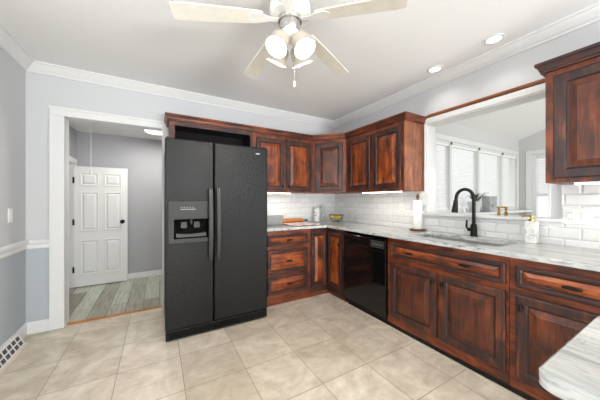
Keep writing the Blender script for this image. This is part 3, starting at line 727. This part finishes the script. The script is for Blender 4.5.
# maker's badge: small pale oval with a swoosh
m = MB().loft([[(-1.665+rx*math.cos(2*PI*k/24), FF-d, 1.742+rz*math.sin(2*PI*k/24)) for k in range(24)] for rx, rz, d in ((.026, .007, .0005), (.026, .007, .003), (.022, .005, .004))])
obj('badge', m, 'nickel', dr)
g = obj('base_grille', MB().box((FX0+.004, FF+.004, .012), (FX1-.004, -.74, .094)), 'fridge', t, bevel=.004)
m = MB()
for k in range(4): m.box((FX0+.03, FF+.0005, .030+k*.014), (FX1-.03, FF+.0038, .037+k*.014))
obj('louvres', m, 'cavity', g)
obj('hinge_cover', MB().box((FX1-.07, -.80, 1.8125), (FX1-.012, -.62, 1.826)), 'fridge_grey', dr, bevel=.004)
obj('hinge_cover', MB().box((FX0+.012, -.80, 1.8125), (FX0+.07, -.62, 1.826)), 'fridge_grey', dl, bevel=.004)
for x in (FX0+.06, FX1-.06):
    for y in (-.70, -.10): obj('foot', MB().lathe((x, y, .0005), [(.02, 0), (.02, .024)], seg=12), 'cavity', t)

# ------------------------------------------------------------------ ceiling fan and recessed lights
fx, fy, fz = -1.882, -1.965, 2.325
t = thing('ceiling_fan', (fx, fy, ZC), 'white five-blade ceiling fan with four bell-shaped glass lights', 'fan')
obj('canopy', MB().lathe((fx, fy, ZC-.0005), [(.075, 0), (.075, -.02), (.05, -.05), (.02, -.06)]), 'fanwhite', t, smooth=True)
obj('downrod', MB().lathe((fx, fy, ZC-.055), [(.014, 0), (.014, -.01)], seg=14), 'fanwhite', t, smooth=True)
obj('motor_housing', MB().lathe((fx, fy, 2.345), [(.07, 0), (.115, .01), (.125, .04), (.12, .08), (.10, .12), (.05, .14), (.02, .145)]), 'fanwhite', t, smooth=True)
obj('switch_housing', MB().lathe((fx, fy, 2.265), [(.055, 0), (.062, .01), (.062, .055), (.07, .06), (.075, .078)]), 'nickel', t, smooth=True)
for a in (165, 93, 21, -51, -123):
    ar = math.radians(a); d = Vector((math.cos(ar), math.sin(ar), 0)); s = Vector((-d.y, d.x, 0)); c0 = Vector((fx, fy, fz+.01))
    m = MB(); top = []; tilt = .10
    dp = lambda r: -.115*max(0, r-.07)
    for r, hw in ((.165, .040), (.20, .047), (.30, .051), (.45, .055), (.58, .057), (.635, .055), (.650, .046)):
        top.append((r, hw))
    ring = [c0+d*r+s*hw+Z*(hw*tilt+dp(r)) for r, hw in top]+[c0+d*r-s*hw-Z*(hw*tilt-dp(r)) for r, hw in reversed(top)]
    m.prism(ring, (0, 0, .007))
    b = obj('blade', m, 'blade', t, bevel=.002)
    m = MB(); ring = [c0+d*r+s*hw+Z*(hw*tilt-.004+dp(r)) for r, hw in ((.07, .016), (.12, .014), (.155, .028), (.20, .036), (.23, .03), (.245, .012))]
    ring += [c0+d*r-s*hw-Z*(hw*tilt+.004-dp(r)) for r, hw in reversed(((.07, .016), (.12, .014), (.155, .028), (.20, .036), (.23, .03), (.245, .012)))]
    m.prism(ring, (0, 0, .0035))
    obj('blade_arm', m, 'fanwhite', b)
obj('light_fitter', MB().lathe((fx, fy, 2.23), [(.02, -.02), (.04, -.01), (.058, .01), (.058, .034)]), 'fanwhite', t, smooth=True)
for a in (-160, -70, 20, 110):
    ar = math.radians(a); d = Vector((math.cos(ar), math.sin(ar), 0)); ax = (d*.50-Z*.87).normalized(); o = Vector((fx, fy, 2.247))+d*.045
    arm = obj('lamp_arm', MB().lathe(o, [(.018, -.01), (.018, .02), (.027, .024), (.027, .04)], ax, 16), 'fanwhite', t, smooth=True)
    pr = [(.029, .036), (.046, .05), (.054, .07), (.055, .09), (.052, .11), (.056, .128), (.066, .142), (.063, .142), (.053, .128), (.049, .11), (.052, .09), (.051, .07), (.043, .052), (.026, .038)]
    obj('glass_shade', MB().lathe(o, pr, ax, 24, False, False), 'shade', arm, smooth=True)
    obj('bulb', MB().lathe(o, [(.012, .04), (.014, .06), (.026, .085), (.028, .10), (.02, .12), (.0, .126)], ax, 16), 'bulb', arm, smooth=True)
m = MB().tube([(fx+.012, fy-.03, 2.215), (fx+.013, fy-.032, 2.05), (fx+.013, fy-.032, 1.965)], .0015, 6)
pcn = obj('pull_chain', m, 'nickel', t)
obj('chain_knob', MB().lathe((fx+.013, fy-.032, 1.93), [(.003, 0), (.006, .006), (.005, .028), (.002, .034)], seg=12), 'fanwhite', pcn, smooth=True)
def recessed(x, y, label):
    t = thing('recessed_light', (x, y, ZC), label, 'light', 'recessed ceiling lights above the sink')
    obj('trim_ring', MB().lathe((x, y, ZC-.0005), [(.050, 0), (.070, 0), (.070, -.004), (.050, -.007)], cap0=False, cap1=False), 'trim', t, smooth=True)
    obj('lens', MB().lathe((x, y, ZC-.001), [(.050, 0), (.049, -.004), (.0, -.005)], cap1=False), 'lamp', t)
    l = bpy.data.lights.new('recessed_spot', 'SPOT'); l.energy = 5; l.spot_size = math.radians(125); l.spot_blend = .7; l.color = (1, .96, .9); l.shadow_soft_size = .06
    o = bpy.data.objects.new('recessed_spot', l); C.objects.link(o); o.location = (x, y, ZC-.02)
recessed(-.206, -1.841, 'round recessed ceiling light farther from the camera, nearer the corner cabinets')
recessed(-.237, -2.346, 'round recessed ceiling light nearer the large right-edge cabinet')

# under-cabinet light bars
def lightbar(a, b, label, power, axis):
    c = [(p+q)/2 for p, q in zip(a, b)]
    t = thing('under_cabinet_light', c, label, 'light')
    z1 = b[2]
    obj('housing', MB().box((a[0], a[1], z1-.008), (b[0], b[1], z1-.0005)), 'plate', t)
    obj('diffuser', MB().box((a[0]+.003, a[1]+.003, z1-.016), (b[0]-.003, b[1]-.003, z1-.0085)), 'strip', t)
    L = max(b[0]-a[0], b[1]-a[1]); al = area('under_cabinet_glow', (c[0], c[1], z1-.02), (0, 0, 0), .03 if axis == 'y' else L, L if axis == 'y' else .03, power, (1, .95, .88))
lightbar((-1.50, -.315, 1.33), (-1.0, -.275, Z0U), 'slim glowing light bar under the wall cabinet right of the refrigerator', 1.6, 'x')
lightbar((-.315, -1.52, 1.33), (-.275, -.95, Z0U), 'slim glowing light bar under the wall cabinet left of the pass-through', 1.3, 'y')
lightbar((-.315, -3.4, 1.34), (-.275, -2.80, 1.372), 'slim glowing light bar under the large cabinet at the right edge', .15, 'y')

# ------------------------------------------------------------------ switches, outlets, register
def plate_on(name, c, u, n, w, h, label, cat, inserts):
    c = Vector(c); R = lambda i, d: [c+u*x+Z*y+n*d for x, y in ((-w/2+i, -h/2+i), (w/2-i, -h/2+i), (w/2-i, h/2-i), (-w/2+i, h/2-i))]
    t = obj(name, MB().loft([R(0, .0005), R(0, .004), R(.004, .007)]), 'plate', None, c); tag(t, label, cat)
    for nm, x, iw, ih in inserts:
        r = lambda i, d: [c+u*(x+a)+Z*y+n*d for a, y in ((-iw/2+i, -ih/2+i), (iw/2-i, -ih/2+i), (iw/2-i, ih/2-i), (-iw/2+i, ih/2-i))]
        q = obj(nm, MB().loft([r(0, .0071), r(0, .009), r(.003, .011)]), 'plate', t)
        if nm == 'receptacle':
            for yy in (-.022, .022):
                for xx in (-.006, .006):
                    m = MB().prism([c+u*(x+xx-.0012)+Z*(yy-.004)+n*.0112, c+u*(x+xx+.0012)+Z*(yy-.004)+n*.0112, c+u*(x+xx+.0012)+Z*(yy+.005)+n*.0112, c+u*(x+xx-.0012)+Z*(yy+.005)+n*.0112], n*.0004)
                    obj('socket_slot', m, 'slot', q)
plate_on('light_switch', (XL, -.285, 1.13), Vector((0, 1, 0)), Vector((1, 0, 0)), .072, .118, 'white light switch plate on the left grey wall above the chair rail', 'switch', [('rocker', 0, .033, .066)])
plate_on('wall_outlet', (-.0105, -2.755, 1.145), UY, NR, .145, .118, 'white double wall plate on the tile right of the soap dispenser', 'outlet', [('receptacle', -.036, .034, .068), ('rocker', .036, .034, .068)])
plate_on('wall_outlet', (-.0105, -2.915, 1.145), UY, NR, .075, .118, 'white single wall plate cut by the right edge of the photo', 'outlet', [('receptacle', 0, .034, .068)])
plate_on('wall_outlet', (-.0105, -1.315, 1.145), UY, NR, .075, .118, 'white outlet plate on the tile left of the paper towel holder', 'outlet', [('receptacle', 0, .034, .068)])
t = thing('floor_register', (XL+.02, -.5, 0), 'white slotted baseboard register along the foot of the left wall', 'register')
prf = [(XL+.0145, .001), (XL+.075, .001), (XL+.075, .014), (XL+.030, .118), (XL+.0145, .118)]
y0, y1 = -.97, -.23
obj('housing', MB().prism([(x, y0, z) for x, z in prf], (0, y1-y0, 0)), 'trim', t, bevel=.003)
m = MB(); nx, nz = .104/math.hypot(.045, .104), .045/math.hypot(.045, .104)
for r in (0, 1):
    for k in range(11):
        yy = y1-.03-k*.068
        s0 = .14+r*.40; s1 = s0+.29
        A = Vector((XL+.075-.045*s0+nx*.0005, yy, .014+.104*s0+nz*.0005)); B = Vector((XL+.075-.045*s1+nx*.0005, yy, .014+.104*s1+nz*.0005))
        m.prism([A, A+Vector((0, -.048, 0)), B+Vector((0, -.048, 0)), B], (nx*.001, 0, nz*.001))
obj('slots', m, 'slot', t)
obj('foot_moulding', MB().prism([(XL+.076, y0, .001), (XL+.094, y0, .001), (XL+.09, y0, .013), (XL+.076, y0, .018)], (0, y1-y0+.01, 0)), 'beige', t)

# ------------------------------------------------------------------ things on the counter
z = CT+.0008
# grey pan near the refrigerator
t = thing('loaf_pan', (-1.30, -.40, z), 'grey enamel pan on the counter next to the refrigerator', 'pan')
def pr_(i, zz): return rrect(-1.46+i, -.41+i, -1.15-i, -.23-i, .03, z+zz)
obj('body', MB().loft([pr_(.025, 0), pr_(.015, .01), pr_(0, .137), pr_(.006, .137), pr_(.02, .014)], True, True), 'greyceramic', t, smooth=True)
obj('rim', MB().loft([pr_(-.004, .136), pr_(-.006, .142), pr_(.004, .144), pr_(.006, .138), pr_(-.004, .136)], False, False), 'plate', t, smooth=True)
# dish towel with rolling pin
m = MB(); n = 18
grid = [[m.bm.verts.new((-1.10+.40*i/n+.01*math.sin(j*.9), -.585+.36*j/n+.008*math.sin(i*.8), z+.004+.006*(1+math.sin(i*1.1+j*.6))*.5+.006*(1+math.sin(j*1.3))*.5)) for j in range(n+1)] for i in range(n+1)]
for i in range(n):
    for j in range(n): m.bm.faces.new((grid[i][j], grid[i+1][j], grid[i+1][j+1], grid[i][j+1]))
tw = obj('dish_towel', m, 'towel', None, (-.93, -.4, z), smooth=True); sm = tw.modifiers.new('thick', 'SOLIDIFY'); sm.thickness = .004; sm.offset = -1
tag(tw, 'crumpled white and red striped dish towel on the counter in front of the rolling pin', 'towel')
A = Vector((-1.09, -.185, z+.033)); B = Vector((-.735, -.175, z+.033)); ax = (B-A).normalized(); L = (B-A).length
t = thing('rolling_pin', (-.88, -.195, z), 'wooden rolling pin with blue handles lying on the counter behind the striped towel', 'rolling pin')
obj('barrel', MB().lathe(A, [(.024, 0), (.030, .006), (.030, L-.006), (.024, L)], ax, 20), 'pinwood', t, smooth=True)
for o, q in ((A-ax*.001, -ax), (B+ax*.001, ax)): obj('handle', MB().lathe(o, [(.010, 0), (.013, .02), (.017, .055), (.015, .085), (.006, .095)], q, 14), 'blue', t, smooth=True)
# floral canisters, lemons in wire basket, bottles
def jar(x, y, r, h, mat, label, cat='canister', name='glass_canister', lid='glass'):
    t = thing(name, (x, y, z), label, cat)
    obj('body', MB().lathe((x, y, z), [(r*.95, 0), (r, .006), (r, h*.86), (r*.8, h*.93)], seg=24), mat, t, smooth=True)
    obj('lid', MB().lathe((x, y, z+h*.931), [(r*.82, 0), (r*.86, .006), (r*.8, .014), (r*.2, .018), (r*.22, .03), (0.001, .036)], seg=20), lid, t, smooth=True)
jar(-.43, -.10, .052, .225, 'floral', 'pale canister with dark floral drawing in the counter corner behind the towel')
jar(-.325, -.10, .046, .235, 'glass', 'clear glass canister standing right of the floral canister', lid='nickel')
lx, ly = -.195, -.275
t = thing('wire_basket', (lx, ly, z), 'dark wire bowl holding lemons in the counter corner', 'basket')
m = MB()
for r, zz in ((.062, .006), (.098, .045), (.114, .100)):
    m.tube([(lx+r*math.cos(2*PI*k/28), ly+r*math.sin(2*PI*k/28), z+zz) for k in range(29)], .0022 if zz < .06 else .004, 6)
obj('hoops', m, 'wire', t)
m = MB()
for k in range(10):
    a = 2*PI*k/10; m.tube([(lx+r*math.cos(a), ly+r*math.sin(a), z+zz) for r, zz in ((.02, .006), (.062, .008), (.098, .045), (.113, .098))], .0016, 5)
obj('wires', m, 'wire', t)
for k, (dx, dy, lab) in enumerate(((-.050, .026, 'left'), (-.006, -.046, 'middle'), (.046, .012, 'right'))):
    cx_ = (lx+dx, ly+dy, z+.072)
    m = MB().lathe((cx_[0]-.042*math.cos(k*1.2), cx_[1]-.042*math.sin(k*1.2), cx_[2]), [(.002, 0), (.007, .004), (.02, .012), (.031, .028), (.034, .042), (.031, .056), (.02, .072), (.007, .080), (.002, .084)], (math.cos(k*1.2), math.sin(k*1.2), 0), 18)
    tag(obj('lemon', m, 'lemon', None, cx_, smooth=True), '%s yellow lemon of the three in the wire bowl' % {'left': 'leftmost', 'middle': 'middle', 'right': 'rightmost'}[lab], 'lemon', 'lemons in the wire bowl')
def bottle(x, y, r, h, label):
    t = thing('glass_bottle', (x, y, z), label, 'bottle')
    obj('body', MB().lathe((x, y, z), [(r*.9, 0), (r, .006), (r, h*.5), (r*.8, h*.6), (r*.32, h*.72), (r*.30, h*.95), (r*.4, h*.96), (r*.4, h)], seg=20), 'glass', t, smooth=True)
    obj('pourer', MB().lathe((x, y, z+h+.0005), [(r*.36, 0), (r*.3, .012), (r*.12, .03)], seg=12), 'nickel', t, smooth=True)
bottle(-.14, -.50, .030, .19, 'tall clear glass bottle on the counter right of the lemon bowl')
bottle(-.12, -.62, .028, .15, 'shorter clear glass bottle right of the taller bottle under the corner cabinet')
# paper towel holder and white board
px, py = -.125, -1.60
t = thing('paper_towel_holder', (px, py, z), 'paper towel roll on a wooden holder with round brown base left of the sink', 'paper towel holder')
obj('base', MB().lathe((px, py, z), [(.078, 0), (.084, .004), (.084, .014), (.076, .018)], seg=32), 'walnut', t, smooth=True)
obj('paper_roll', MB().lathe((px, py, z+.019), [(.042, 0), (.044, .002), (.044, .305), (.041, .309)], seg=32), 'paper', t, smooth=True)
obj('finial', MB().lathe((px, py, z+.3285), [(.010, 0), (.009, .012), (.016, .022), (.020, .034), (.012, .055), (.003, .072)], seg=16), 'walnut', t, smooth=True)
oc = Vector((-.024, -1.615, 1.275)); ring = [oc+UY*(x*.062)+Z*(y*.078) for x, y in ((-.5, -1), (.5, -1), (1, -.55), (1, .55), (.5, 1), (-.5, 1), (-1, .55), (-1, -.55))]
tag(obj('cutting_board', MB().prism(ring, (-.012, 0, 0)), 'paper', None, oc, bevel=.003), 'white eight-sided board hanging on the wall beside the paper towel holder', 'board')
# soap dispenser
sx_, sy_ = -.085, -2.53
t = thing('soap_dispenser', (sx_, sy_, z), 'square white marble soap dispenser with brass pump right of the sink', 'soap dispenser')
obj('bottle', MB().box((sx_-.032, sy_-.034, z), (sx_+.032, sy_+.034, z+.167)), 'marble', t, bevel=.005)
pm = obj('pump', MB().lathe((sx_, sy_, z+.1675), [(.018, 0), (.018, .014), (.008, .016), (.007, .03), (.014, .031), (.014, .042), (.004, .044)], seg=18), 'brass', t, smooth=True)
obj('nozzle', MB().tube([(sx_, sy_, z+.204), (sx_-.03, sy_+.03, z+.204), (sx_-.045, sy_+.045, z+.199)], [.006, .005, .004], 8), 'brass', pm, smooth=True)
# small stands on the sill
def stand(x, y, mat, label):
    zz = 1.1228; t = thing('candle_stand', (x, y, zz), label, 'candle stand')
    for s in (-1, 1):
        obj('post', MB().lathe((x+s*.012, y+s*-.022, zz), [(.014, 0), (.014, .008), (.007, .014), (.015, .026), (.007, .036), (.007, .048), (.014, .056), (.007, .062), (.015, .070), (.015, .080)], seg=14), mat, t, smooth=True)
    obj('cross_bar', MB().tube([(x-.012, y+.022, zz+.074), (x+.012, y-.022, zz+.074)], .006, 8), mat, t)
stand(.06, -2.29, 'brass', 'small brass two-post stand on the sill right of the faucet')
stand(.10, -1.93, 'plate', 'small white two-post stand on the sill behind the faucet spout')
# plant and grey box on the sunroom window stool
zz = WZ0+.0008
t = thing('potted_plant', (1.19, -1.545, zz), 'spiky green plant in a pale pot on the sunroom window ledge', 'plant')
obj('pot', MB().lathe((1.19, -1.545, zz), [(.055, 0), (.058, .005), (.082, .15), (.076, .15), (.070, .13)], seg=24), 'potgrey', t, smooth=True)
m = MB(); rnd = random.Random(3)
for k in range(22):
    a = rnd.uniform(0, 2*PI); r = rnd.uniform(.08, .24); h = rnd.uniform(.06, .15); d = Vector((math.cos(a), math.sin(a), 0)); s = Vector((-d.y, d.x, 0)); 
    if d.y > 0: r *= .4
    if d.y < -.5: r *= .8
    b0 = Vector((1.19, -1.545, zz+.125)); P = [b0+d*(r*q)+Z*(h*(1.9*q-q*q*.9)) for q in (0.05, .3, .6, .85, 1)]; W = (.007, .011, .010, .006, .001)
    L_ = m._v([p-s*w for p, w in zip(P, W)]); C_ = m._v([p-Z*.004 for p in P]); R_ = m._v([p+s*w for p, w in zip(P, W)])
    for q in range(4): m.bm.faces.new((L_[q], L_[q+1], C_[q+1], C_[q])); m.bm.faces.new((C_[q], C_[q+1], R_[q+1], R_[q]))
obj('leaves', m, 'leaf', t, smooth=True, recalc=False)
obj('soil', MB().lathe((1.19, -1.545, zz+.128), [(.069, 0), (.069, .004)]), 'walnut', t)
gb = MB().box((1.40, -1.60, zz), (1.615, -1.50, zz+.215))
gb.bm.transform(Matrix.Translation((.10, 0, 0)))
g = tag(obj('planter_box', gb, 'galvan', None, (1.61, -1.55, zz), bevel=.004), 'square galvanised grey box on the sunroom window ledge right of the plant', 'box')
obj('rim', MB().box((1.497, -1.603, zz+.2155), (1.718, -1.497, zz+.222)), 'galvan', g)
obj('emblem', MB().lathe((1.575, -1.6005, zz+.085), [(.016, 0), (.014, .002), (.004, .003)], (0, -1, 0), 14), 'slot', g)

# ------------------------------------------------------------------ island
t = thing('island', (-1.5, -3.7, 0), 'kitchen island with grey-white veined granite top at the lower right', 'island')
m = MB(); e = [rrect(-1.902+i, -4.6+i, -1.402-i, -3.083-i, .032-i*.5, zz_, 8) for i, zz_ in ((.004, .876), (0, .880), (0, .905), (.006, .912))]
m.loft(e); obj('top', m, 'granite', t, smooth=True)
obj('case', MB().box((-1.84, -4.55, .10), (-1.45, -3.16, .8755)), 'frame_v', t, bevel=.003)
obj('toe_kick', MB().box((-1.80, -4.5, .001), (-1.49, -3.21, .0995)), 'toe', t)
front('door', t, (-1.84, -3.20, .14), UY, NR, .6, .70, 'dark_v', 'frame_v', knob=(.03, .6))
front('door', t, (-1.84, -3.84, .14), UY, NR, .6, .70, 'dark_v', 'frame_v', knob=(.03, .6))
